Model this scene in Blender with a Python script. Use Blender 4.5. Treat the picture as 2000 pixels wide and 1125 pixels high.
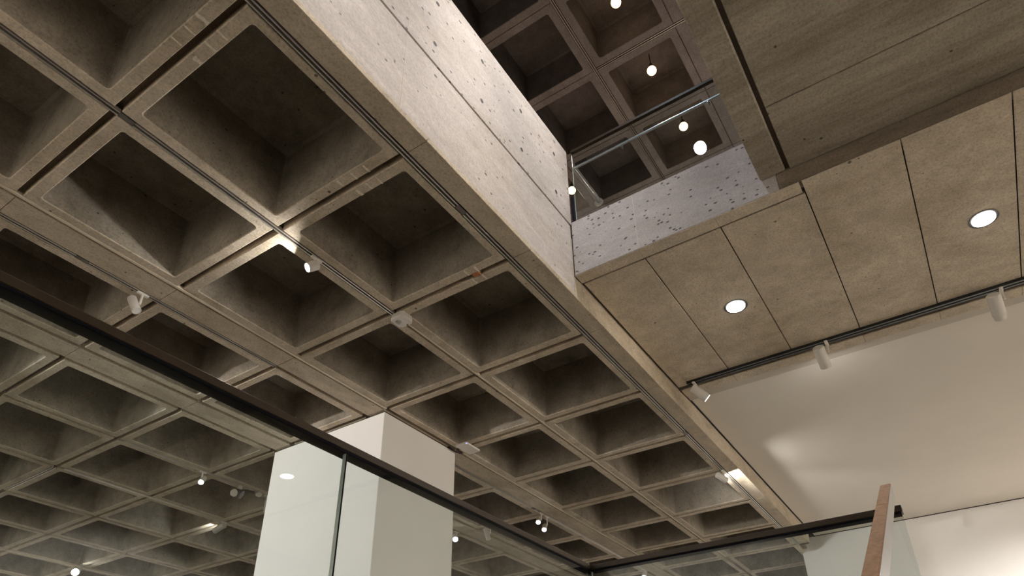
import bpy, bmesh, math, random
from mathutils import Vector, Matrix
random.seed(7)
S = bpy.context.scene
COL = S.collection
for o in list(bpy.data.objects):
    bpy.data.objects.remove(o)

# ------------------------------------------------------------------ camera, world, exposure, large lights
CAM_LOC = Vector((-1.224, -2.783, 0.0))
F_PX, CY = 1362.417, 774.9
cam_data = bpy.data.cameras.new('camera')
cam = bpy.data.objects.new('camera', cam_data)
COL.objects.link(cam)
rot = Matrix(((0.5551692186802405, -0.4100382325824032, -0.7236406473179008),
              (-0.8316559741867662, -0.2858415732491069, -0.47607030531418),
              (-0.011639554520359434, 0.8661196469444477, -0.4997011886591757)))
cam.matrix_world = Matrix.Translation(CAM_LOC) @ rot.to_4x4()
cam_data.sensor_width = 36.0
cam_data.lens = 36.0 * F_PX / 2000.0
cam_data.shift_y = (CY - 562.5) / 2000.0
cam_data.clip_start = 0.05
S.camera = cam

S.view_settings.view_transform = 'Standard'
S.view_settings.look = 'None'
S.view_settings.gamma = 1.0
S.view_settings.use_curve_mapping = False
S.view_settings.exposure = 0.0
S.cycles.max_bounces = 8
S.cycles.diffuse_bounces = 5
S.cycles.glossy_bounces = 3
S.cycles.transmission_bounces = 4
S.cycles.transparent_max_bounces = 12
S.cycles.sample_clamp_indirect = 4.0
S.cycles.use_denoising = True
S.cycles.caustics_reflective = False
S.cycles.caustics_refractive = False

W = bpy.data.worlds.new('world')
S.world = W
W.use_nodes = True
W.node_tree.nodes['Background'].inputs[0].default_value = (1.0, 0.88, 0.74, 1)
W.node_tree.nodes['Background'].inputs[1].default_value = 0.045

WARM = (1.0, 0.91, 0.80)
NEUT = (1.0, 0.96, 0.91)
COOL = (0.80, 0.87, 1.0)


def light(name, kind, loc, aim, power, color=WARM, size=0.1, cone=60, blend=0.5, spread=None, parent=None):
    d = bpy.data.lights.new(name, kind)
    d.energy = power
    d.color = color
    if kind == 'SPOT':
        d.spot_size = math.radians(cone)
        d.spot_blend = blend
        d.shadow_soft_size = size
    elif kind == 'AREA':
        d.shape = 'DISK'
        d.size = size
        if spread:
            d.spread = math.radians(spread)
    else:
        d.shadow_soft_size = size
    o = bpy.data.objects.new(name, d)
    COL.objects.link(o)
    o.location = loc
    v = Vector(aim) - Vector(loc)
    o.rotation_euler = v.to_track_quat('-Z', 'Y').to_euler()
    if parent:
        o.parent = parent
        o.matrix_parent_inverse = parent.matrix_world.inverted()
    return o


# fill spots added out of view for the floor; two continue the soffit row
for x, y, p in [(5.29, -6.19, 500), (5.29, -8.55, 500), (9.0, -6.2, 900), (12.0, -5.2, 1000),
                (0.6, 11.0, 300), (2.2, 14.0, 500), (17.6, 3.0, 700), (17.2, 7.5, 700), (13.5, 14.0, 700)]:
    light('gallery_fill_downlight', 'SPOT', (x, y, 4.3), (x, y, 0), p, WARM, 0.08, 120, 0.6)
# unseen fill spots added to brighten the walls and the column
KW = 3.0
for loc, aim, p in [((10.5, -6.5, 4.5), (14.1, -3.6, 0.2), 400), ((11.5, -9, 4.5), (14.1, -8, 0.3), 260), ((-2.6, 6.8, 3.9), (4.5, 4.0, 2.0), 520),
                    ((0, -8.4, 4.4), (0, -11.0, 1.5), 900), ((5, -8.4, 4.4), (5, -11.0, 1.5), 900), ((10, -8.4, 4.4), (10, -11.0, 1.5), 900),
                    ((-3.6, 1, 4.3), (-5.8, 1, 1.5), 500), ((-3.6, 6, 4.3), (-5.8, 6, 1.5), 600), ((-3.6, 12, 4.3), (-5.8, 12, 1.5), 600),
                    ((3, 15.6, 4.3), (3, 18, 1.5), 600), ((9, 15.6, 4.3), (9, 18, 1.5), 600), ((16.8, 10, 4.3), (19, 10, 1.5), 600), ((16.8, 4, 4.3), (19, 4, 1.5), 600)]:
    light('wall_fill_spot', 'SPOT', loc, aim, p * KW, (1.0, 0.95, 0.90) if loc[0] == -2.6 or loc[0] > 10.2 else WARM, 0.08, 45 if loc[0] == -2.6 else 80 if loc[0] > 10.2 and loc[1] < -6 else 95, 0.35 if loc[0] == -2.6 else 0.7)
light('column_fill_spot', 'SPOT', (4.6, -9.8, 4.0), (5.25, 2.95, 2.6), 1150, (1.0, 0.90, 0.79), 0.06, 24, 0.5)  # unseen spot added to lift the column's dim side face
# lamps on the upper floor's tracks, over the void and behind the camera, washing its concrete edges
for x in (-0.8, 1.0, 2.8):
    light('upper_wall_washer', 'SPOT', (x, -2.0, 9.4), (x, -0.24, 5.25), 1150, (1.0, 0.915, 0.85), 0.08, 50, 0.9)
light('upper_wall_washer', 'SPOT', (0.3, -1.0, 9.6), (3.8, -1.3, 5.0), 330, COOL, 0.10, 40, 0.8)
light('upper_wall_washer', 'SPOT', (0.12, -0.784, 10.05), (0.6, -0.5, 5.0), 120, (1.0, 0.8, 0.58), 0.04, 70, 0.8)
for x, y in ((6.6, 0.54), (9.2, 0.54), (6.6, -2.1), (9.2, -2.1), (2.0, 2.6)):
    light('upper_fill_spot', 'SPOT', (x, y, 9.85), (x, y, 5), 260, (1.0, 0.90, 0.88), 0.06, 110, 0.6)  # added without fixtures, so floor bounce brightens the upper ceiling

# ------------------------------------------------------------------ materials
def new_mat(name):
    m = bpy.data.materials.new(name)
    m.use_nodes = True
    nt = m.node_tree
    for n in list(nt.nodes):
        if n.type not in ('OUTPUT_MATERIAL', 'BSDF_PRINCIPLED'):
            nt.nodes.remove(n)
    return m, nt, nt.nodes['Principled BSDF'], nt.nodes['Material Output']


def noise(nt, vec, scale, detail=4, rough=0.6, dist=0.0):
    n = nt.nodes.new('ShaderNodeTexNoise')
    n.inputs['Scale'].default_value = scale
    n.inputs['Detail'].default_value = detail
    n.inputs['Roughness'].default_value = rough
    n.inputs['Distortion'].default_value = dist
    nt.links.new(vec, n.inputs['Vector'])
    return n.outputs['Fac']


def ramp(nt, fac, stops):
    r = nt.nodes.new('ShaderNodeValToRGB')
    el = r.color_ramp.elements
    el[0].position, el[0].color = stops[0][0], (*stops[0][1], 1)
    el[1].position, el[1].color = stops[-1][0], (*stops[-1][1], 1)
    for p, c in stops[1:-1]:
        e = el.new(p)
        e.color = (*c, 1)
    nt.links.new(fac, r.inputs['Fac'])
    return r.outputs['Color']


def mul(nt, a, b, fac=1.0, mode='MULTIPLY'):
    m = nt.nodes.new('ShaderNodeMix')
    m.data_type = 'RGBA'
    m.blend_type = mode
    m.inputs['Factor'].default_value = fac
    nt.links.new(a, m.inputs['A'])
    nt.links.new(b, m.inputs['B'])
    return m.outputs['Result']


def g(v):
    return (v, v, v)


def concrete(name, base, streak=(1, 1, 1), contrast=0.35, pores=0.0, bump=0.15, pore_size=0.2, pore_scale=9.0, grain=0.25):
    """board-cast concrete: cloudy stains, fine grain, air holes"""
    m, nt, b, out = new_mat(name)
    geo = nt.nodes.new('ShaderNodeNewGeometry')
    mp = nt.nodes.new('ShaderNodeMapping')
    mp.inputs['Scale'].default_value = streak
    nt.links.new(geo.outputs['Position'], mp.inputs['Vector'])
    v = mp.outputs['Vector']
    n1 = noise(nt, v, 1.1, 6, 0.62, 0.6)
    n2 = noise(nt, v, 5.5, 5, 0.65, 0.3)
    n3 = noise(nt, geo.outputs['Position'], 48, 5, 0.75)
    n4 = noise(nt, v, 2.6, 9, 0.72, 1.2)
    dark = tuple(c * (1 - contrast) * k for c, k in zip(base, (1.03, 1.0, 0.93)))
    lite = tuple(min(1, c * (1 + contrast * 0.7)) for c in base)
    col = ramp(nt, n1, [(0.30, dark), (0.5, base), (0.72, lite)])
    col = mul(nt, col, ramp(nt, n2, [(0.28, g(1 - contrast * 0.75)), (0.52, g(1.0)), (0.8, g(1.18))]))
    col = mul(nt, col, ramp(nt, n3, [(0.33, g(1 - grain * 1.3)), (0.5, g(1.0)), (0.66, g(1.12))]))
    col = mul(nt, col, ramp(nt, n4, [(0.30, g(0.86)), (0.42, g(1.0)), (0.60, g(1.0)), (0.68, g(1.16))]))     # scuffs and lime bloom
    hgt = noise(nt, geo.outputs['Position'], 26, 5, 0.7)
    if pores > 0:
        vo = nt.nodes.new('ShaderNodeTexVoronoi')
        vo.inputs['Scale'].default_value = pore_scale
        vo.inputs['Randomness'].default_value = 1.0
        wob = nt.nodes.new('ShaderNodeMapping')
        wob.inputs['Scale'].default_value = (1.0, 1.0, 1.6)
        nt.links.new(geo.outputs['Position'], wob.inputs['Vector'])
        nt.links.new(wob.outputs['Vector'], vo.inputs['Vector'])
        # hole radius varies from cell to cell, many cells have none
        thr = nt.nodes.new('ShaderNodeMapRange')
        thr.inputs['From Min'].default_value = 1.0 - pores
        thr.inputs['From Max'].default_value = 1.0
        thr.inputs['To Min'].default_value = 0.0
        thr.inputs['To Max'].default_value = pore_size
        sep = nt.nodes.new('ShaderNodeSeparateColor')
        nt.links.new(vo.outputs['Color'], sep.inputs['Color'])
        nt.links.new(sep.outputs['Red'], thr.inputs['Value'])
        lt = nt.nodes.new('ShaderNodeMath')
        lt.operation = 'SUBTRACT'
        nt.links.new(vo.outputs['Distance'], lt.inputs[0])
        nt.links.new(thr.outputs['Result'], lt.inputs[1])
        hole = ramp(nt, lt.outputs[0], [(0.0, g(0.28)), (0.03, g(1.0))])
        col = mul(nt, col, hole)
    bp = nt.nodes.new('ShaderNodeBump')
    bp.inputs['Strength'].default_value = bump
    bp.inputs['Distance'].default_value = 0.02
    nt.links.new(hgt, bp.inputs['Height'])
    nt.links.new(bp.outputs['Normal'], b.inputs['Normal'])
    nt.links.new(col, b.inputs['Base Color'])
    b.inputs['Roughness'].default_value = 0.85
    b.inputs['Specular IOR Level'].default_value = 0.25
    return m


def plain(name, color, rough=0.5, metal=0.0, var=0.06, spec=0.5, scale=3.0):
    m, nt, b, out = new_mat(name)
    geo = nt.nodes.new('ShaderNodeNewGeometry')
    n = noise(nt, geo.outputs['Position'], scale, 4)
    col = ramp(nt, n, [(0.3, tuple(c * (1 - var) for c in color)), (0.7, tuple(min(1, c * (1 + var)) for c in color))])
    nt.links.new(col, b.inputs['Base Color'])
    b.inputs['Roughness'].default_value = rough
    b.inputs['Metallic'].default_value = metal
    b.inputs['Specular IOR Level'].default_value = spec
    return m


def emit(name, color, strength):
    m, nt, b, out = new_mat(name)
    nt.nodes.remove(b)
    e = nt.nodes.new('ShaderNodeEmission')
    e.inputs[0].default_value = (*color, 1)
    e.inputs[1].default_value = strength
    nt.links.new(e.outputs[0], out.inputs[0])
    return m


def glass_mat(name, tint, ior=1.5):
    m, nt, b, out = new_mat(name)
    nt.nodes.remove(b)
    tr = nt.nodes.new('ShaderNodeBsdfTransparent')
    tr.inputs[0].default_value = (*tint, 1)
    gl = nt.nodes.new('ShaderNodeBsdfGlossy')
    gl.inputs['Roughness'].default_value = 0.0
    lw = nt.nodes.new('ShaderNodeLayerWeight')
    lw.inputs['Blend'].default_value = 0.5
    pw = nt.nodes.new('ShaderNodeMath')
    pw.operation = 'POWER'
    pw.inputs[1].default_value = 5.0
    nt.links.new(lw.outputs['Facing'], pw.inputs[0])
    fr = nt.nodes.new('ShaderNodeMath')       # Schlick reflectance
    fr.operation = 'MULTIPLY_ADD'
    fr.inputs[1].default_value = 0.96
    fr.inputs[2].default_value = ((ior - 1) / (ior + 1)) ** 2
    nt.links.new(pw.outputs[0], fr.inputs[0])
    mx = nt.nodes.new('ShaderNodeMixShader')
    nt.links.new(fr.outputs[0], mx.inputs[0])
    nt.links.new(tr.outputs[0], mx.inputs[1])
    nt.links.new(gl.outputs[0], mx.inputs[2])
    nt.links.new(mx.outputs[0], out.inputs[0])
    return m


def wood(name, c0, c1):
    m, nt, b, out = new_mat(name)
    geo = nt.nodes.new('ShaderNodeNewGeometry')
    mp = nt.nodes.new('ShaderNodeMapping')
    mp.inputs['Scale'].default_value = (3, 40, 40)
    mp.inputs['Rotation'].default_value = (0, 0.47, 0)
    nt.links.new(geo.outputs['Position'], mp.inputs['Vector'])
    n = noise(nt, mp.outputs['Vector'], 1.3, 5, 0.6, 0.8)
    nt.links.new(ramp(nt, n, [(0.3, c0), (0.7, c1)]), b.inputs['Base Color'])
    b.inputs['Roughness'].default_value = 0.75
    b.inputs['Specular IOR Level'].default_value = 0.12
    return m


M = {}
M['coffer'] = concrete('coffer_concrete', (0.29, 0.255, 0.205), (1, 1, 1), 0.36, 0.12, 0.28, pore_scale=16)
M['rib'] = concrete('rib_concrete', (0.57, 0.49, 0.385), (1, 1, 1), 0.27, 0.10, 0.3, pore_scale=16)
M['beam'] = concrete('beam_concrete', (0.52, 0.445, 0.345), (0.6, 1.2, 1), 0.28, 0.06, 0.15, pore_scale=16)
M['soffit'] = concrete('soffit_concrete', (0.64, 0.555, 0.44), (1, 0.8, 1), 0.25, 0.06, 0.2, pore_scale=14)
M['board'] = concrete('board_cast_concrete', (0.37, 0.325, 0.26), (3.2, 0.45, 1), 0.30, 0.05, 0.35, pore_scale=14)
M['step'] = concrete('shaded_step_concrete', (0.22, 0.18, 0.135), (3.2, 0.45, 2), 0.35, 0.04, 0.35)  # base colour darkened to stand in for shade on the step face
M['pale'] = concrete('pale_concrete', (0.52, 0.485, 0.46), (0.55, 1, 1.6), 0.17, 0.30, 0.15, pore_size=0.22, pore_scale=11, grain=0.15)
M['pale_pitted'] = concrete('pale_parapet_concrete', (0.52, 0.485, 0.46), (0.55, 1, 1.6), 0.15, 0.48, 0.15, pore_size=0.26, pore_scale=12, grain=0.15)
M['pale_rough'] = concrete('pale_pitted_concrete', (0.50, 0.475, 0.47), (1, 0.6, 1.6), 0.14, 0.40, 0.12, pore_size=0.25, pore_scale=13, grain=0.15)
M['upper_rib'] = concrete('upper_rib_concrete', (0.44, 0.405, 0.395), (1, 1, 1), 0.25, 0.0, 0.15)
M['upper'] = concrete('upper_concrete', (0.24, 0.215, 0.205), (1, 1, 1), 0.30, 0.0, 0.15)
M['groove'] = concrete('groove_concrete', (0.26, 0.21, 0.16), (1, 1, 1), 0.25)
M['recess'] = concrete('joint_recess_concrete', (0.10, 0.08, 0.06), (1, 1, 1), 0.2)
M['plaster'] = plain('ceiling_plaster', (0.86, 0.81, 0.735), 0.9, 0, 0.02, 0.2, 1.0)
M['plaster_edge'] = plain('plaster_edge', (0.60, 0.55, 0.48), 0.9, 0, 0.05, 0.2, 2.0)
M['white_wall'] = plain('white_wall_paint', (0.86, 0.84, 0.81), 0.85, 0, 0.02, 0.25, 1.0)
M['floor'] = plain('dark_floor', (0.09, 0.08, 0.066), 0.5, 0, 0.15, 0.3, 2.0)
M['black'] = plain('black_track_paint', (0.008, 0.008, 0.009), 0.45, 0, 0.05)
M['gap'] = plain('dark_gap', (0.02, 0.017, 0.014), 0.9, 0, 0.05)
M['alu'] = plain('aluminium_edge', (0.62, 0.58, 0.53), 0.35, 0.7, 0.03)
M['alu_dim'] = plain('track_channel_metal', (0.13, 0.115, 0.10), 0.5, 0.2, 0.05)
M['cream'] = plain('cream_cover_paint', (0.72, 0.63, 0.49), 0.6, 0, 0.05)
M['lamp_white'] = plain('white_lamp_enamel', (0.88, 0.85, 0.80), 0.4, 0, 0.02)
M['bronze'] = plain('bronze_rail', (0.040, 0.027, 0.015), 0.35, 0.0, 0.15, 0.25)
M['steel'] = plain('brushed_steel', (0.55, 0.57, 0.60), 0.3, 0.9, 0.04)
M['glass'] = glass_mat('balustrade_glass', (0.900, 0.938, 0.936), 1.45)
M['glass_edge'] = plain('glass_polished_edge', (0.62, 0.74, 0.68), 0.15, 0.0, 0.03, 0.8)
M['gasket'] = plain('black_glass_gasket', (0.006, 0.007, 0.012), 0.8, 0, 0.05, 0.1)
M['wood'] = wood('oak_handrail_wood', (0.36, 0.19, 0.09), (0.52, 0.29, 0.145))
M['lens'] = emit('lit_lamp_lens', (1.0, 0.96, 0.93), 30.0)
M['disc'] = emit('downlight_diffuser', (1.0, 0.95, 0.90), 30.0)
M['bulb'] = emit('warm_bulb', (1.0, 0.66, 0.36), 5.0)
M['led'] = emit('blue_status_light', (0.35, 0.4, 1.0), 1.6)
M['clay'] = plain('clay_patch', (0.42, 0.19, 0.09), 0.9, 0, 0.25, 0.2, 30.0)
M['mortar'] = plain('pale_mortar', (0.80, 0.73, 0.62), 0.9, 0, 0.2, 0.2, 40.0)
M['plug'] = plain('dark_tie_plug', (0.035, 0.033, 0.035), 0.8)
M['cable'] = plain('dark_cable', (0.02, 0.012, 0.01), 0.5)
M['grey_lens'] = plain('grey_sensor_dome', (0.42, 0.41, 0.36), 0.3)


# ------------------------------------------------------------------ mesh helpers
def obj(name, bm, mat, parent=None, smooth=False):
    me = bpy.data.meshes.new(name)
    bm.normal_update()
    bm.to_mesh(me)
    bm.free()
    if isinstance(mat, str):
        mat = [mat]
    for k in mat:
        me.materials.append(M[k])
    if smooth:
        for p in me.polygons:
            p.use_smooth = True
    o = bpy.data.objects.new(name, me)
    COL.objects.link(o)
    if parent:
        o.parent = parent
        o.matrix_parent_inverse = parent.matrix_world.inverted()
    return o


def box(bm, x0, x1, y0, y1, z0, z1, mi=0, bev=0.0):
    vs = [bm.verts.new((x, y, z)) for z in (z0, z1) for y in (y0, y1) for x in (x0, x1)]
    fs = []
    for f in ((0, 2, 3, 1), (4, 5, 7, 6), (0, 1, 5, 4), (2, 6, 7, 3), (0, 4, 6, 2), (1, 3, 7, 5)):
        fc = bm.faces.new([vs[i] for i in f])
        fc.material_index = mi
        fs.append(fc)
    if bev > 0:
        es = list({e for f in fs for e in f.edges})
        r = bmesh.ops.bevel(bm, geom=es, offset=bev, segments=1, affect='EDGES')
        for f in r['faces']:
            f.material_index = mi
    return vs


def bx(name, x0, x1, y0, y1, z0, z1, mat, parent=None, bev=0.0):
    bm = bmesh.new()
    box(bm, x0, x1, y0, y1, z0, z1, 0, bev)
    return obj(name, bm, mat, parent)


def frame_of(d):
    d = Vector(d).normalized()
    a = Vector((0, 0, 1)) if abs(d.z) < 0.9 else Vector((1, 0, 0))
    u = d.cross(a).normalized()
    return d, u, d.cross(u).normalized()


def lathe(bm, base, d, prof, n=24, mi=0):
    """prof: (distance along d, radius)"""
    d, u, w = frame_of(d)
    base = Vector(base)
    rings = []
    for t, r in prof:
        if r <= 1e-6:
            rings.append([bm.verts.new(base + d * t)])
        else:
            rings.append([bm.verts.new(base + d * t + (u * math.cos(2 * math.pi * k / n) + w * math.sin(2 * math.pi * k / n)) * r) for k in range(n)])
    for a, b in zip(rings, rings[1:]):
        for k in range(n):
            k2 = (k + 1) % n
            if len(a) == 1 and len(b) == 1:
                continue
            if len(a) == 1:
                f = bm.faces.new((a[0], b[k2], b[k]))
            elif len(b) == 1:
                f = bm.faces.new((a[k], a[k2], b[0]))
            else:
                f = bm.faces.new((a[k], a[k2], b[k2], b[k]))
            f.material_index = mi
    return rings


def tube(bm, pts, r, n=12, mi=0):
    for p, q in zip(pts, pts[1:]):
        p, q = Vector(p), Vector(q)
        L = (q - p).length
        lathe(bm, p, q - p, [(0, 0), (0, r), (L, r), (L, 0)], n, mi)


def smooth_sides(o, ang=40):
    for p in o.data.polygons:
        p.use_smooth = True
    o.data.set_sharp_from_angle(angle=math.radians(ang))


def thing(name, label, cat, loc=(0, 0, 0), group=None):
    o = bpy.data.objects.new(name, None)
    o.empty_display_size = 0.1
    COL.objects.link(o)
    o.location = loc
    bpy.context.view_layer.update()
    tag(o, label, cat, group)
    return o


def tag(o, label, cat, group=None):
    o['label'] = label
    o['category'] = cat
    if group:
        o['group'] = group
    return o


def struct(o, label):
    o['kind'] = 'structure'
    o['label'] = label
    return o


# ------------------------------------------------------------------ lower waffle ceiling
H = 4.40
XN = [0.005 + 1.4905 * i for i in range(-2, 12)]
YG = [(-0.05, 0.02), (1.44, 1.50), (2.90, 2.96), (3.25, 3.31), (4.70, 4.765), (5.065, 5.13), (6.53, 6.59), (8.15, 8.21),
      (9.76, 9.82), (11.37, 11.43), (13.02, 13.08), (14.66, 14.72), (16.3, 16.36)]
CELLS_Y = [(0.02, 1.44, 0.075, 0.095), (1.50, 2.90, 0.10, 0.10), (3.31, 4.70, 0.105, 0.10), (5.13, 6.53, 0.10, 0.10),
           (6.59, 8.15, 0.10, 0.10), (8.21, 9.76, 0.10, 0.10), (9.82, 11.37, 0.10, 0.10), (11.43, 13.02, 0.10, 0.10),
           (13.08, 14.66, 0.10, 0.10), (14.72, 16.3, 0.10, 0.10)]
GX = 0.028          # half width of the gap between neighbouring coffers

bm = bmesh.new()
X0, X1 = XN[0] - 0.1, XN[-1] + 0.1
for a, b in YG:
    box(bm, X0, X1, a - 0.01, b + 0.01, H + 0.085, H + 0.13)
for x in XN:
    for (y0, y1, _, _) in CELLS_Y:
        box(bm, x - GX - 0.01, x + GX + 0.01, y0 + 0.012, y1 - 0.012, H + 0.075, H + 0.12)
box(bm, X0, X1, -0.05, 16.4, H + 0.86, H + 0.96)
ceiling = struct(obj('ceiling', bm, 'groove'), 'grey brown concrete waffle ceiling of deep square coffers')


def rrect(x0, x1, y0, y1, r, z, n=3):
    pts = []
    for cx, cy, a0 in ((x1 - r, y1 - r, 0), (x0 + r, y1 - r, 90), (x0 + r, y0 + r, 180), (x1 - r, y0 + r, 270)):
        for k in range(n + 1):
            a = math.radians(a0 + 90 * k / n)
            pts.append((cx + r * math.cos(a), cy + r * math.sin(a), z))
    return pts


def loops(bm, ls, cap=True, inner=99):
    rows = [[bm.verts.new(p) for p in l] for l in ls]
    n = len(rows[0])
    for i, (a, b) in enumerate(zip(rows, rows[1:])):
        for k in range(n):
            k2 = (k + 1) % n
            bm.faces.new((a[k], b[k], b[k2], a[k2])).material_index = 1 if i >= inner else 0
    if cap:
        bm.faces.new(rows[-1][::-1]).material_index = 1 if len(rows) > inner else 0
    return rows


_coffer_cache = {}


def coffer_mesh(wx, wy, ix, iy0, iy1, depth=0.70, taper=0.03, mat='coffer'):
    key = (round(wx, 3), round(wy, 3), ix, iy0, iy1, depth, mat)
    if key not in _coffer_cache:
        bm = bmesh.new()
        ox0, ox1, oy0, oy1 = ix, wx - ix, iy0, wy - iy1
        t = taper
        ls = [rrect(0, wx, 0, wy, 0.004, 0.09), rrect(0, wx, 0, wy, 0.004, 0.006), rrect(0.006, wx - 0.006, 0.006, wy - 0.006, 0.004, 0.0),
              rrect(ox0 - 0.008, ox1 + 0.008, oy0 - 0.008, oy1 + 0.008, 0.035, 0.0), rrect(ox0, ox1, oy0, oy1, 0.03, 0.008),
              rrect(ox0 + t * 0.95, ox1 - t * 0.95, oy0 + t * 0.95, oy1 - t * 0.95, 0.03, depth - 0.02),
              rrect(ox0 + t + 0.03, ox1 - t - 0.03, oy0 + t + 0.03, oy1 - t - 0.03, 0.02, depth)]
        loops(bm, ls, True, 4)
        me = bpy.data.meshes.new('coffer')
        bm.normal_update()
        bm.to_mesh(me)
        bm.free()
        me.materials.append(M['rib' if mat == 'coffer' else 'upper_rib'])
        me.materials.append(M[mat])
        _coffer_cache[key] = me
    return _coffer_cache[key]


def pix(p):
    q = rot.transposed() @ (Vector(p) - CAM_LOC)
    if q.z > -0.1:
        return None
    return 1000 + F_PX * q.x / -q.z, CY - F_PX * q.y / -q.z


def in_view(x0, x1, y0, y1, z, mar=800):
    P = [pix((x, y, z)) for x in (x0, x1) for y in (y0, y1)]
    P = [p for p in P if p]
    if not P:
        return False
    return min(p[0] for p in P) < 2000 + mar and max(p[0] for p in P) > -mar and min(p[1] for p in P) < 1125 + mar and max(p[1] for p in P) > -mar


def place(me, name, loc, parent):
    o = bpy.data.objects.new(name, me)
    COL.objects.link(o)
    o.location = loc
    o.parent = parent
    return o


for j, (y0, y1, i0, i1) in enumerate(CELLS_Y):
    for xa, xb in zip(XN, XN[1:]):
        a, b = xa + GX, xb - GX
        if not in_view(a, b, y0, y1, H):
            continue
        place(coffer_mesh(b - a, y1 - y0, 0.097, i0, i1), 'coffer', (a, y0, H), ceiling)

# wide flat beams between the coffer fields, cast in lengths
for (ya, yb) in ((2.96, 3.25), (4.765, 5.065)):
    for xa, xb in zip(XN, XN[1:]):
        bx('beam_length', xa + 0.002, xb - 0.002, ya, yb, H, H + 0.3, 'beam', ceiling, 0.004)

# chipped mortar lines left across the ribs next to the first beam
for x0, x1, y, w in [(-0.114, -0.03, 0.336, 0.030), (-0.112, -0.03, 0.472, 0.012), (-0.113, -0.035, 0.61, 0.014), (0.03, 0.115, 0.324, 0.012),
                     (0.035, 0.12, 0.46, 0.014), (0.06, 0.12, 0.62, 0.03),
                     (1.39, 1.47, 0.335, 0.016), (1.39, 1.47, 0.47, 0.014), (1.385, 1.455, 0.62, 0.022), (1.53, 1.62, 0.333, 0.012),
                     (1.535, 1.61, 0.444, 0.012), (1.548, 1.62, 0.56, 0.024), (2.875, 2.965, 0.329, 0.022), (2.87, 2.955, 0.443, 0.014),
                     (3.01, 3.085, 0.334, 0.016), (3.01, 3.095, 0.45, 0.014)]:
    bm = bmesh.new()
    n = 6
    top, botm = [], []
    for k in range(n + 1):
        xx = x0 + (x1 - x0) * k / n
        top.append((xx, y + w * random.uniform(0.3, 0.75), H - 0.0015))
        botm.append((xx, y - w * random.uniform(0.3, 0.75), H - 0.0015))
    vs = [bm.verts.new(p) for p in top + botm[::-1]]
    f = bm.faces.new(vs)
    r = bmesh.ops.extrude_face_region(bm, geom=[f])
    bmesh.ops.translate(bm, verts=[v for v in r['geom'] if isinstance(v, bmesh.types.BMVert)], vec=(0, 0, 0.004))
    obj('mortar_line', bm, 'mortar', ceiling)
bx('clay_patch', 2.955, 3.015, 0.335, 0.42, H - 0.004, H + 0.06, 'clay', ceiling, 0.006)

# ------------------------------------------------------------------ edge beam with parapet along the void
WL = -0.24
XE = 3.87
bm = bmesh.new()
box(bm, -3.2, 13.55, WL + 0.03, -0.05, H + 0.01, 5.40)
box(bm, -3.2, XE, WL + 0.03, -0.02, 5.40, 6.54)
box(bm, -3.2, XE, WL + 0.012, WL + 0.05, 5.36, 5.42)
wall_left = struct(obj('wall_left', bm, 'recess'), 'pale concrete edge beam and parapet beside the open void')
bx('lower_band', -3.2, 3.835, WL, -0.055, H + 0.02, 5.372, 'pale', wall_left, 0.006)
bx('parapet_band', -3.2, XE, WL, -0.03, 5.392, 6.555, 'pale_pitted', wall_left, 0.008)
bx('beam_side', 3.835, 13.55, WL, -0.055, H + 0.02, 5.2, 'beam', wall_left, 0.006)
for xa, xb in zip(XN[:-2], XN[1:-2]):
    xb2 = min(xb, 13.55)
    bx('beam_length', xa + 0.0015, xb2 - 0.0015, WL - 0.001, -0.05, H, H + 0.06, 'beam', wall_left, 0.004)
for x in (-0.54, 0.143, 0.826, 1.51, 2.197, 2.88, 3.558):
    for zz in (5.645, 6.232):
        bm = bmesh.new()
        lathe(bm, (x, WL + 0.01, zz), (0, -1, 0), [(0, 0.0), (0, 0.024), (0.0112, 0.024), (0.0112, 0.017), (0.0105, 0.0)], 14)
        obj('tie_plug', bm, 'plug', wall_left)
# a thin pour seam running up the lower band
bx('pour_seam', 1.178, 1.186, WL - 0.0012, WL + 0.01, H + 0.03, 5.36, 'plaster_edge', wall_left)
bx('pour_seam', 1.178, 1.184, WL - 0.0012, WL + 0.01, 5.40, 5.9, 'plaster_edge', wall_left)

# ------------------------------------------------------------------ solid slab beyond the void: crossbeam face and flat soffit
ZS = 4.67
XB = 3.835
YV = -2.20
bm = bmesh.new()
box(bm, XB + 0.02, 6.95, -12, WL - 0.02, ZS + 0.03, 5.40)
box(bm, 3.98, 4.02, -2.52, WL - 0.02, ZS + 0.015, ZS + 0.06)
soffit = struct(obj('ceiling', bm, 'recess'), 'flat concrete soffit of jointed panels beyond the void')
bx('crossbeam_face', XB, XB + 0.145, -2.335, WL - 0.012, ZS + 0.002, 5.412, 'pale_rough', soffit, 0.006)
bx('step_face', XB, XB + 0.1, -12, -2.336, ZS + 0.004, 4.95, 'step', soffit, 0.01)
bx('pour_seam', XB - 0.0012, XB + 0.01, -0.975, -0.967, ZS + 0.02, 5.39, 'plaster_edge', soffit)
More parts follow.
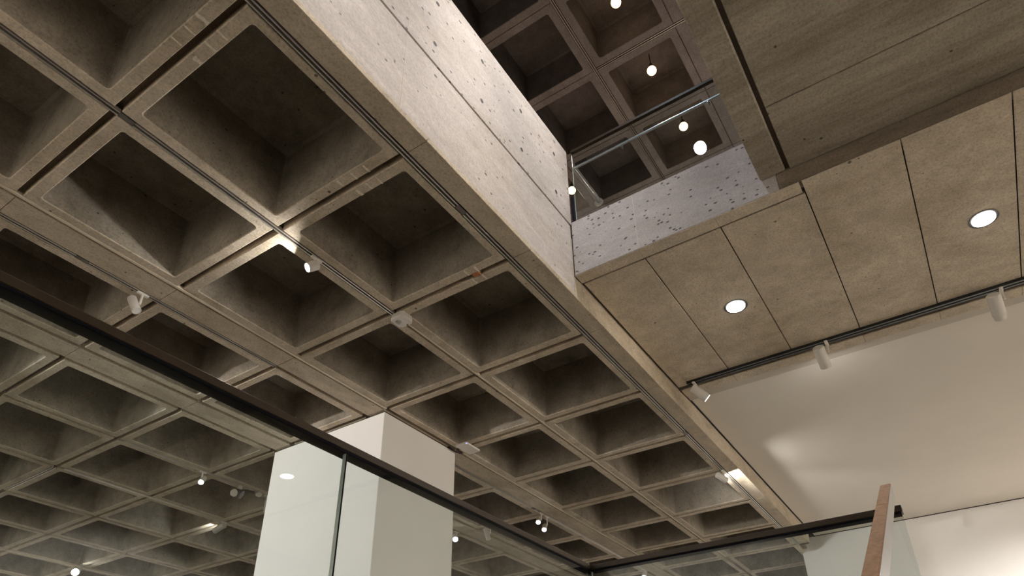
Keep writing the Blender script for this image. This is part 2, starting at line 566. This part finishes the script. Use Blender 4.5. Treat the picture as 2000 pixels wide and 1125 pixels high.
# narrow border strip in front of the panels
ys = [WL - 0.012, -0.96, -1.735, -2.50]
for a, b in zip(ys, ys[1:]):
    bx('border_strip', XB + 0.003, 3.984, b + 0.002, a - 0.002, ZS - 0.003, ZS + 0.0015, 'soffit', soffit)
pj = [WL - 0.022, -0.963, -1.738, -2.517, -3.315, -4.10, -4.88, -5.66, -6.44, -7.22, -8.0, -8.8, -9.6, -10.4, -11.2, -12]
for k, (a, b) in enumerate(zip(pj, pj[1:])):
    gp = 0.0055
    xs = 4.008 if k < 3 else XB + 0.003
    z = ZS + random.uniform(-0.0015, 0.0015)
    bx('soffit_panel', xs, 6.60, b + gp, a - gp, z, z + (0.05 if k < 3 else 0.0018 + ZS + 0.0015 - z), 'soffit', soffit, 0.005 if k < 3 else 0.0)
    bx('edge_panel', 6.70, 6.885, b + 0.001, a - 0.001, ZS + 0.002, ZS + 0.1, 'soffit', soffit, 0.004)
bx('shadow_groove', 6.59, 6.71, -12, WL - 0.012, ZS + 0.02, ZS + 0.06, 'recess', soffit)

# near soffit to the right of the void, a step higher
ZN = 4.85
bm = bmesh.new()
box(bm, -6, XB, -12, YV - 0.02, ZN + 0.03, 5.38)
near = struct(obj('ceiling', bm, 'recess'), 'board marked concrete soffit to the right of the void, a step higher')
bx('edge_strip', -6, XB - 0.002, -2.425, YV, ZN, 5.41, 'board', near, 0.012)
for a, b in ((-6, -1.5), (-1.495, 0.79), (0.795, 3.066), (3.072, XB - 0.002)):
    bx('board_panel', a, b, -12, -2.465, ZN + 0.002, ZN + 0.2, 'board', near, 0.006)

# white plaster ceiling and the end wall
bm = bmesh.new()
box(bm, 7.05, 14.12, -12, WL - 0.02, 4.712, 4.80)
plaster = struct(obj('ceiling', bm, 'plaster'), 'smooth cream plaster ceiling above the end wall')
bx('plaster_border', 6.887, 7.052, -12, WL - 0.02, 4.688, 4.80, 'plaster_edge', plaster, 0.003)
bx('shadow_gap', 7.0, 14.1, WL - 0.024, WL - 0.002, 4.70, 4.76, 'gap', plaster)
wall_far = struct(bx('wall_far', 14.1, 14.4, -12, 0.05, -0.06, 4.705, 'white_wall'), 'white painted end wall under the plaster ceiling')
bx('shadow_gap', 14.085, 14.12, -12, WL - 0.02, 4.700, 4.712, 'gap', wall_far)

# gallery walls outside the picture
struct(bx('wall_right', -6.3, 14.1, -12.3, -12, -5.6, 5.3, 'white_wall'), 'white gallery wall far to the right')
struct(bx('wall_back', -6.3, -6, -12, 18, -5.6, 5.3, 'white_wall'), 'white gallery wall behind the camera')
struct(bx('wall_side', -6.3, 19.3, 18, 18.3, -0.06, 5.3, 'white_wall'), 'white gallery wall far to the left')
struct(bx('wall_end', 19, 19.3, 0.05, 18, -0.06, 5.3, 'white_wall'), 'white gallery wall beyond the coffered hall')

# ------------------------------------------------------------------ white column
bm = bmesh.new()
box(bm, 4.49, 5.98, 2.955, 5.085, -0.06, 4.375, 0, 0.006)
col = tag(obj('column', bm, 'white_wall'), 'wide square white plastered column rising to the coffered ceiling', 'column')
bx('shadow_gap', 4.52, 5.95, 2.985, 5.055, 4.37, 4.41, 'gap', col)

# ------------------------------------------------------------------ floors and stair
ZF = -0.06
bm = bmesh.new()
box(bm, 1.84, 19, -12, 18, ZF - 0.35, ZF)
box(bm, -6, 1.84, -1.18, 18, ZF - 0.35, ZF)
box(bm, -6, 1.84, -12, -4.2, ZF - 0.35, ZF)
struct(obj('floor', bm, 'floor'), 'oak floor around the stair opening')
struct(bx('floor', -6, 19, -12, 18, -5.7, -5.56, 'floor'), 'oak floor of the storey below')
stair = thing('staircase', 'oak staircase climbing to the landing beside the glass balustrade', 'staircase', (1.8, -3.4, ZF))
for k in range(18):
    zt = ZF - 0.1427 * (k + 1)
    bx('tread', 1.84 - 0.28 * (k + 1) - 0.02, 1.84 - 0.28 * k, -4.15, -2.66, zt - 0.05, zt, 'floor', stair, 0.004)
    bx('riser', 1.84 - 0.28 * k - 0.02, 1.84 - 0.28 * k, -4.15, -2.66, zt, zt + 0.0927, 'white_wall', stair)

# ------------------------------------------------------------------ lighting tracks and cover strips in the gaps
def track(y, x0, x1, label, joints=(), along='x', z=H, w=0.022, black=0.027):
    t = thing('lighting_track', label, 'track', ((x0 + x1) / 2, y, z) if along == 'x' else (y, (x0 + x1) / 2, z), 'recessed lighting tracks in the ceiling')
    def seg(name, lo, hi, a, b, z0, z1, mat):
        if along == 'x':
            return bx(name, a, b, y + lo, y + hi, z0, z1, mat, t)
        return bx(name, y + lo, y + hi, a, b, z0, z1, mat, t)
    cuts = [x0] + sorted(joints) + [x1]
    seg('channel', -black, black, x0, x1, z + 0.03, z + 0.045, 'gap')
    for i, (a, b) in enumerate(zip(cuts, cuts[1:])):
        a2 = a + (0.06 if i else 0)
        b2 = b - (0.06 if i < len(cuts) - 2 else 0)
        seg('rail', -w, -w + 0.011, a2, b2, z - 0.003, z + 0.03, 'alu')
        seg('rail', w - 0.011, w, a2, b2, z - 0.003, z + 0.03, 'alu')
        seg('conductor', -w + 0.011, w - 0.011, a2, b2, z + 0.012, z + 0.03, 'alu_dim')
    for c in joints:
        seg('coupler', -w, w, c - 0.06, c + 0.06, z + 0.002, z + 0.03, 'alu_dim')
    return t


track(-0.015, -2.5, 13.5, 'long recessed lighting track beside the pale edge beam', (-0.6, 2.22, 7.37))
track(1.47, -2.5, 3.0, 'recessed lighting track ending at the white octagonal sensor', (0.09,))
track(3.28, -2.5, 2.97, 'recessed lighting track on the left of the first wide beam, near end', (0.73,))
track(3.28, 6.0, 13.4, 'recessed lighting track on the left of the first wide beam, beyond the column', (8.62,))
track(6.56, 3.08, 9.5, 'recessed lighting track seen through the glass, carrying the black clipped fitting', ())
track(8.18, 3.1, 12.0, 'recessed lighting track seen through the glass, second from the wide beams', ())
track(3.005 - 0.02, 8.25, 9.75, 'short recessed track running crosswise at the left edge behind the glass', (), 'y')


def cover(x0, x1, y0, y1, label, z=H):
    t = bx('groove_cover', x0, x1, y0, y1, z - 0.004, z + 0.03, 'cream', None, 0.002)
    return tag(t, label, 'cover strip')


cover(3.19, 13.4, 1.442, 1.468, 'thin cream cover strip running on from the octagonal sensor')
cover(-2.5, 4.47, 2.902, 2.934, 'thin cream cover strip along the wide beam in front of the column')
cover(6.12, 13.5, 2.902, 2.934, 'thin cream cover strip along the wide beam beyond the column')
cover(3.5, 9.0, 13.025, 13.07, 'thin cream cover strip far behind the glass at lower left')

# black surface track under the flat soffit
t = thing('lighting_track', 'black surface mounted lighting track along the flat soffit edge', 'track', (6.56, -4, ZS))
bx('rail', 6.505, 6.535, -9, -0.42, ZS - 0.035, ZS, 'black', t)
bx('rail', 6.555, 6.585, -9, -0.42, ZS - 0.035, ZS, 'black', t)
bx('channel', 6.535, 6.555, -9, -0.42, ZS - 0.02, ZS, 'black', t)
bx('end_cap', 6.50, 6.59, -0.425, -0.41, ZS - 0.036, ZS, 'black', t)

# ------------------------------------------------------------------ track spotlights
def spotlight(label, mount, d, dia=0.088, length=0.19, stem=0.11, off=(0, 0, 0), lit=True, power=60, spill=0, cone=50, color=NEUT, pivot=0.5, hood=0.0,
              group='white cylindrical track spotlights'):
    mx, my, mz = mount
    d = Vector(d).normalized()
    t = thing('track_spotlight', label, 'spotlight', mount, group)
    bm = bmesh.new()
    box(bm, mx - 0.06, mx + 0.06, my - 0.018, my + 0.018, mz - 0.022, mz - 0.002, 0, 0.004)
    obj('adapter', bm, 'lamp_white', t)
    bm = bmesh.new()
    lathe(bm, (mx, my, mz - 0.02), (0, 0, -1), [(0, 0), (0, 0.012), (stem, 0.012), (stem, 0)], 12)
    smooth_sides(obj('stem', bm, 'lamp_white', t))
    c = Vector((mx, my, mz - 0.02 - stem + 0.015)) + Vector(off)
    r = dia / 2
    back = c - d * length * pivot
    bm = bmesh.new()
    lathe(bm, back, d, [(0, 0), (0, r * 0.9), (0.006, r), (length * 0.88, r), (length * 0.88, r * 0.96), (length * 0.895, r * 0.96), (length * 0.895, r),
                        (length, r), (length, r * 0.86), (length - 0.015, r * 0.80), (length - 0.015, 0)], 28)
    o = obj('lamp_body', bm, 'lamp_white', t)
    smooth_sides(o)
    bm = bmesh.new()
    lathe(bm, back + d * (length - 0.0145), d, [(0, 0), (0, r * 0.80), (0.0 + 0.013, r * 0.80), (0.0135, 0)], 28)
    obj('lens', bm, 'lens' if lit else 'lamp_white', t)
    if hood:
        bm = bmesh.new()
        lathe(bm, back + d * (length - 0.004), d, [(0, r * 0.9), (hood, r * 0.86), (hood, r * 0.80), (0, r * 0.84)], 28)
        smooth_sides(obj('snoot', bm, 'lamp_white', t))
    if lit:
        front = back + d * (length + 0.008 + hood)
        if power:
            light('spot_beam', 'SPOT', front, front + d, power * 4, color, r * 0.6, cone, 0.5, parent=t)
        if spill:
            light('spot_spill', 'AREA', front, front + d, spill, color, r * 1.5, spread=180, parent=t)
    return t


# image-right is (-y, +x); lamps named by where they hang
spotlight('unlit white cylinder spotlight hanging under the wide beam at far left', (1.34, 3.28, H), (0.28, -0.50, -1), lit=False, off=(-0.03, 0.045, -0.01), stem=0.12)
spotlight('lit white spotlight on the middle track, lighting the rib crossing behind it', (1.95, 1.47, H), (-0.68, 0.36, -0.62), dia=0.095, length=0.11, stem=0.08,
          power=30, spill=18.0, pivot=0.2)
spotlight('white spotlight on the edge beam track, throwing a bright patch onto that beam', (8.96, -0.01, H), (0.88, -0.38, -0.28), dia=0.10, length=0.19, stem=0.11, off=(0.0, 0.03, 0),
          power=40, spill=16.0, cone=70, pivot=0.6)
spotlight('left one of two lit white spotlights hanging side by side beyond the column', (8.885, 3.28, H), (-0.75, -0.35, -0.75), off=(-0.03, 0.04, -0.02), power=110, spill=0.4)
spotlight('right one of two lit white spotlights hanging side by side beyond the column', (9.08, 3.28, H), (-0.75, -0.35, -0.75), off=(-0.03, 0.04, -0.06), stem=0.15, power=110, spill=0.4)
spotlight('lit white spotlight behind the glass to the left of the black clipped fitting', (4.347, 6.56, H), (-0.55, -0.60, -0.75), off=(0.02, 0, -0.02), power=110, spill=0.5)
spotlight('large lit white spotlight glaring at the bottom left corner', (5.85, 12.95, H), (-0.45, -0.85, -0.45), dia=0.17, length=0.2, off=(0, 0.03, 0), power=200, spill=6)
spotlight('white spotlight behind the glass casting a bright streak along a far rib', (5.93, 8.18, H), (-0.1, 0.92, -0.30), dia=0.11, length=0.24, stem=0.08, off=(0, 0.05, 0), power=0, spill=4.5, cone=80, pivot=0.3)
spotlight('unlit white spotlight seen through the glass right of the column', (8.93, 4.42, H), (0.12, -0.25, -1), dia=0.095, length=0.22, lit=False, off=(-0.03, 0.05, -0.02), stem=0.12)
spotlight('lit white spotlight glaring through the glass at the column edge', (8.80, 5.10, H), (-0.65, -0.60, -0.65), off=(-0.05, 0, -0.02), dia=0.11, power=110, spill=0.6)
spotlight('small lit white spotlight at the bottom behind the short glass panel', (13.18, 3.25, H), (-0.7, -0.1, -0.9), off=(0, 0, -0.02), dia=0.12, power=110, spill=0.3)
spotlight('unlit white spotlight half hidden behind the left edge of the column', (5.56, 6.56, H), (0.05, 0.05, -1), dia=0.09, lit=False, off=(0.03, 0.0, -0.05), stem=0.12)
spotlight('lit white spotlight at the near end of the black track, tilted outward', (6.545, -0.50, ZS - 0.037), (0.47, -0.60, -0.65), dia=0.125, length=0.24, stem=0.05,
          off=(0, 0, -0.05), power=130, spill=0.0, pivot=0.25)
spotlight('white spotlight second along the black track, lighting a soft pool on the plaster ceiling', (6.545, -2.13, ZS - 0.035), (0.80, -0.03, -0.60), dia=0.13, length=0.27, stem=0.11,
          off=(0.0, 0.09, -0.03), power=110, spill=3.5, pivot=0.4, hood=0.0)
spotlight('white spotlight third along the black track, nearest the right edge', (6.555, -3.90, ZS - 0.035), (0.78, -0.02, -0.62), dia=0.135, length=0.25, stem=0.11,
          off=(0.0, 0.09, -0.03), power=130, spill=0.0, pivot=0.4, hood=0.045)

# ------------------------------------------------------------------ recessed downlights in the flat soffit
def downlight(label, x, y):
    t = thing('recessed_downlight', label, 'downlight', (x, y, ZS), 'round recessed downlights in the soffit')
    bm = bmesh.new()
    lathe(bm, (x, y, ZS), (0, 0, -1), [(-0.02, 0.098), (0.001, 0.100), (0.003, 0.112), (0.003, 0.124), (-0.001, 0.128)], 40)
    smooth_sides(obj('trim_ring', bm, 'black', t))
    bm = bmesh.new()
    lathe(bm, (x, y, ZS), (0, 0, -1), [(-0.004, 0.0), (-0.004, 0.098), (0.010, 0.098), (0.012, 0.090), (0.012, 0.0)], 40)
    obj('diffuser', bm, 'disc', t)
    light('downlight_beam', 'SPOT', (x, y, ZS - 0.02), (x, y, 0), 420, NEUT, 0.09, 130, 0.5, parent=t)


downlight('round white downlight in the flat soffit nearest the void', 5.293, -1.46)
downlight('round white downlight in the flat soffit near the right edge', 5.292, -3.825)
t = thing('recessed_downlight', 'round white downlight behind the camera, seen only as an oval reflection in the glass', 'downlight', (5.60, -8.58, ZS), 'round recessed downlights in the soffit')
bm = bmesh.new()
lathe(bm, (5.60, -8.58, ZS), (0, 0, -1), [(-0.004, 0.0), (-0.004, 0.1), (0.004, 0.1), (0.0045, 0.0)], 40)
obj('diffuser', bm, 'disc', t)

# ------------------------------------------------------------------ small ceiling devices
# octagonal sensor
t = thing('occupancy_sensor', 'white octagonal ceiling sensor hanging at the middle rib crossing', 'sensor', (3.09, 1.42, H))
def octagon(cx, cy, h, c, z):
    return [(cx + sx, cy + sy, z) for sx, sy in ((h, h - c), (h - c, h), (-h + c, h), (-h, h - c), (-h, -h + c), (-h + c, -h), (h - c, -h), (h, -h + c))]
bm = bmesh.new()
rows = loops(bm, [octagon(3.09, 1.425, 0.088, 0.03, H), octagon(3.09, 1.425, 0.095, 0.035, H - 0.05), octagon(3.09, 1.425, 0.085, 0.03, H - 0.065)][::-1])
bm.faces.new(rows[0])
bmesh.ops.recalc_face_normals(bm, faces=bm.faces)
obj('housing', bm, 'lamp_white', t)
bm = bmesh.new()
lathe(bm, (3.075, 1.44, H - 0.064), (0, 0, -1), [(0, 0.062), (0.008, 0.06), (0.010, 0.0)], 24)
obj('bezel', bm, 'lamp_white', t)
bm = bmesh.new()
lathe(bm, (3.07, 1.445, H - 0.073), (0, 0, -1), [(0, 0.036), (0.012, 0.028), (0.018, 0.012), (0.019, 0)], 20)
smooth_sides(obj('dome', bm, 'grey_lens', t))
bx('indicator', 3.155, 3.17, 1.40, 1.415, H - 0.067, H - 0.06, 'gap', t)

# wireless access point
t = thing('access_point', 'thin square white ceiling panel beside the column, with a blue status light', 'access point', (5.95, 2.69, H))
bm = bmesh.new()
rows = loops(bm, [rrect(5.775, 6.11, 2.60, 2.80, 0.02, H - 0.035), rrect(5.775, 6.11, 2.60, 2.80, 0.02, H - 0.055), rrect(5.785, 6.10, 2.61, 2.79, 0.02, H - 0.06)], True)
bm.faces.new(rows[0])
bmesh.ops.recalc_face_normals(bm, faces=bm.faces)
obj('housing', bm, 'lamp_white', t)
bx('bracket', 5.86, 6.02, 2.65, 2.75, H - 0.036, H - 0.002, 'lamp_white', t)
bx('status_light', 5.776, 5.805, 2.601, 2.618, H - 0.0612, H - 0.058, 'led', t)
bm = bmesh.new()
tube(bm, [(5.80, 2.93, H - 0.012), (5.95, 2.95, H - 0.02), (6.07, 2.94, H - 0.015), (6.10, 2.92, H - 0.005)], 0.010, 8)
tube(bm, [(5.80, 2.955, H - 0.012), (6.0, 2.965, H - 0.012), (6.10, 2.94, H - 0.005)], 0.010, 8)
obj('cable', bm, 'cable', t)

# black clipped fitting on the track seen through the glass
t = thing('clip_fitting', 'small black and white fitting clipped to the track behind the glass', 'fitting', (5.05, 6.6, H))
bm = bmesh.new()
lathe(bm, (5.02, 6.62, H - 0.10), (0.5, -0.6, -0.4), [(0, 0), (0, 0.065), (0.10, 0.07), (0.10, 0.0)], 20)
smooth_sides(obj('housing', bm, 'black', t))
bm = bmesh.new()
lathe(bm, (4.995, 6.625, H - 0.115), (-0.62, -0.60, -0.45), [(0, 0), (0.0, 0.062), (0.06, 0.058), (0.075, 0.03), (0.078, 0)], 20)
smooth_sides(obj('face', bm, 'lamp_white', t))
bm = bmesh.new()
tube(bm, [(5.05, 6.6, H - 0.07), (5.18, 6.57, H - 0.04), (5.30, 6.56, H - 0.03)], 0.022, 8)
obj('arm', bm, 'black', t)
bx('bracket', 5.0, 5.06, 6.54, 6.58, H - 0.06, H, 'lamp_white', t)
tag(bx('junction_box', 5.36, 5.44, 6.53, 6.60, H - 0.06, H - 0.002, 'lamp_white', None, 0.006), 'small white box on the track just left of the column', 'box')

# ------------------------------------------------------------------ lower glass balustrade around the opening
RZ1, RZ0 = 1.014, 0.978


def pane(name, x0, x1, y0, y1, z0, z1, parent, faces='x'):
    """glass sheet with polished edges"""
    bm = bmesh.new()
    box(bm, x0, x1, y0, y1, z0, z1)
    thin = 1 if faces == 'y' else 0
    for f in bm.faces:
        f.normal_update()
        f.material_index = 0 if abs(f.normal[thin]) > 0.9 else 1
    return obj(name, bm, ['glass', 'glass_edge'], parent)


t = thing('glass_balustrade', 'frameless glass balustrade with dark bronze cap rail crossing in front of the column', 'balustrade', (0, -1.18, ZF))
YR0, YR1 = -1.209, -1.155
XR0, XR1 = 1.868, 1.922
bm = bmesh.new()
box(bm, -4.0, XR1, YR0, YR1, RZ0 + 0.009, RZ1, 0, 0.002)
box(bm, XR0, XR1, -2.622, YR0, RZ0 + 0.009, RZ1, 0, 0.002)
obj('cap_rail', bm, 'bronze', t)
bm = bmesh.new()
box(bm, -4.0, XR0 + 0.02, YR0 + 0.002, YR1 - 0.006, RZ0 + 0.001, RZ0 + 0.010)
box(bm, XR0 + 0.002, XR1 - 0.006, -2.615, YR0 + 0.006, RZ0 + 0.001, RZ0 + 0.010)
obj('gasket', bm, 'gasket', t)
GY0, GY1 = -1.2045, -1.1895
for x0, x1 in ((-3.9, -1.302), (-1.295, 0.1925), (0.199, 1.868)):
    pane('glass_pane', x0, x1, GY0, GY1, ZF, RZ0 + 0.01, t, 'y')
bx('joint_seal', 0.193, 0.1985, GY0 + 0.001, GY1 - 0.001, ZF, RZ0 + 0.01, 'gasket', t)
bx('joint_seal', -1.3015, -1.2955, GY0 + 0.001, GY1 - 0.001, ZF, RZ0 + 0.01, 'gasket', t)
pane('glass_pane', 1.873, 1.888, -2.618, -1.206, ZF, RZ0 + 0.01, t, 'x')
bx('corner_seal', 1.868, 1.873, -1.2045, -1.1895, ZF, RZ0 + 0.01, 'gasket', t)
bx('base_shoe', -4.0, 1.895, -1.225, -1.165, ZF - 0.08, ZF + 0.02, 'bronze', t)
bx('base_shoe', 1.845, 1.905, -2.62, -1.225, ZF - 0.08, ZF + 0.02, 'bronze', t)

# oak handrail climbing beside the stair
t = thing('wooden_handrail', 'sloping oak handrail rising to the end of the short glass balustrade', 'handrail', (1.7, -2.6, 0.99))
sl = 0.509
def sloped(bm, xa, xb, y0, y1, h0, h1):
    def zc(x):
        return 0.985 + (x - 1.70) * sl
    vs = []
    for x in (xa, xb):
        for y in (y0, y1):
            for h in (h0, h1):
                vs.append(bm.verts.new((x, y, zc(x) + h)))
    for f in ((0, 1, 3, 2), (4, 6, 7, 5), (0, 4, 5, 1), (2, 3, 7, 6), (0, 2, 6, 4), (1, 5, 7, 3)):
        bm.faces.new([vs[i] for i in f])
    bmesh.ops.recalc_face_normals(bm, faces=bm.faces)
for a, b in ((1.285, 1.715), (-2.2, 1.281)):
    bm = bmesh.new()
    sloped(bm, a, b, -2.618, -2.580, 0.0, 0.062)
    bmesh.ops.bevel(bm, geom=list(bm.edges), offset=0.003, segments=1, affect='EDGES')
    obj('rail_length', bm, 'wood', t)
bm = bmesh.new()
sloped(bm, -2.2, 1.70, -2.6195, -2.6185, 0.002, 0.060)
obj('metal_backing', bm, 'steel', t)

# ------------------------------------------------------------------ upper floor: balustrade, handrail, coffered ceiling with pendant bulbs
t = thing('glass_balustrade', 'upper floor glass balustrade with slim bronze rail above the pale crossbeam', 'balustrade', (3.87, -1.2, 5.41))
pane('glass_pane', 3.862, 3.877, -3.4, -0.305, 5.405, 6.50, t, 'x')
bx('cap_rail', 3.85, 3.892, -3.4, -0.298, 6.487, 6.525, 'bronze', t, 0.003)
bx('end_channel', 3.85, 3.90, -0.296, -0.262, 5.41, 5.80, 'gasket', t)
t = thing('steel_handrail', 'thin steel handrail behind the upper glass, turning along the parapet end', 'handrail', (3.95, -1.2, 6.33))
bm = bmesh.new()
tube(bm, [(3.95, -3.4, 6.335), (3.95, -0.275, 6.335), (4.58, -0.275, 6.335)], 0.017, 12)
smooth_sides(obj('rail', bm, 'steel', t))
bm = bmesh.new()
lathe(bm, (4.575, -0.275, 6.335), (1, 0.0, 0), [(0, 0), (0, 0.055), (0.02, 0.055), (0.02, 0)], 24)
smooth_sides(obj('flange', bm, 'lamp_white', t))
for yy in (-0.9, -1.9):
    bm = bmesh.new()
    tube(bm, [(3.95, yy, 6.33), (3.95, yy, 6.26), (3.884, yy, 6.25)], 0.007, 8)
    obj('bracket', bm, 'steel', t)

ZU = 9.90
DU = 1.317
UX = [4.015 + DU * k for k in range(-4, 6)]
UY = [-0.12 + DU * k for k in range(-2, 4)]
bm = bmesh.new()
box(bm, UX[0] - 0.2, UX[-1] + 0.2, UY[0] - 0.2, UY[-1] + 0.2, ZU + 0.72, ZU + 0.82)
box(bm, UX[0] - 0.2, UX[-1] + 0.2, -0.155, -0.085, ZU + 0.06, ZU + 0.1)
box(bm, 5.295, 5.37, UY[0], -0.13, ZU + 0.06, ZU + 0.1)
upper = struct(obj('ceiling', bm, 'upper'), 'dim coffered concrete ceiling of the upper floor above the void')
for xa, xb in zip(UX, UX[1:]):
    for ya, yb in zip(UY, UY[1:]):
        gx0 = 0.03 if abs(xa - 5.332) < 0.01 and yb < 0.1 else 0.004
        gx1 = 0.03 if abs(xb - 5.332) < 0.01 and yb < 0.1 else 0.004
        gy0 = 0.03 if abs(ya + 0.12) < 0.01 else 0.004
        gy1 = 0.03 if abs(yb + 0.12) < 0.01 else 0.004
        a, b, c, d = xa + gx0, xb - gx1, ya + gy0, yb - gy1
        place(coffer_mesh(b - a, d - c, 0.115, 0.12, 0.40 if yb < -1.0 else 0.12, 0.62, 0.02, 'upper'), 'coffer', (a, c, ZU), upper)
track(-0.12, -1.0, 10.4, 'recessed lighting track on the upper floor ceiling, running away along the void', (), 'x', ZU)
track(5.332, -2.7, -0.15, 'short recessed lighting track crossing the upper floor ceiling', (), 'y', ZU)

for i, (x, y, lab) in enumerate([(4.654, -0.833, 'warm globe bulb in the upper ceiling, topmost of the row'),
                                 (5.976, -0.815, 'warm globe bulb in the upper ceiling above the glass rail'),
                                 (7.285, -0.832, 'warm globe bulb seen through the upper glass'),
                                 (7.474, 1.50, 'warm globe bulb beside the parapet end at the glass edge')]):
    t = thing('pendant_bulb', lab, 'bulb', (x, y, 10.1), 'warm bulbs hanging in the upper coffers')
    bm = bmesh.new()
    lathe(bm, (x, y, 10.1 - 0.075), (0, 0, 1), [(0.075 * (1 - math.cos(a)), 0.075 * math.sin(a)) for a in [math.pi * k / 10 for k in range(11)]], 20)
    obj('globe', bm, 'bulb', t, True)
    bm = bmesh.new()
    lathe(bm, (x, y, 10.165), (0, 0, 1), [(0, 0), (0, 0.035), (0.08, 0.03), (0.08, 0.008), (0.36, 0.008), (0.36, 0)], 14)
    obj('holder', bm, 'black', t)
    light('bulb_glow', 'SPOT', (x, y, 10.01), (x, y, 0), 120, (1.0, 0.78, 0.55), 0.06, 140, 0.6, parent=t)
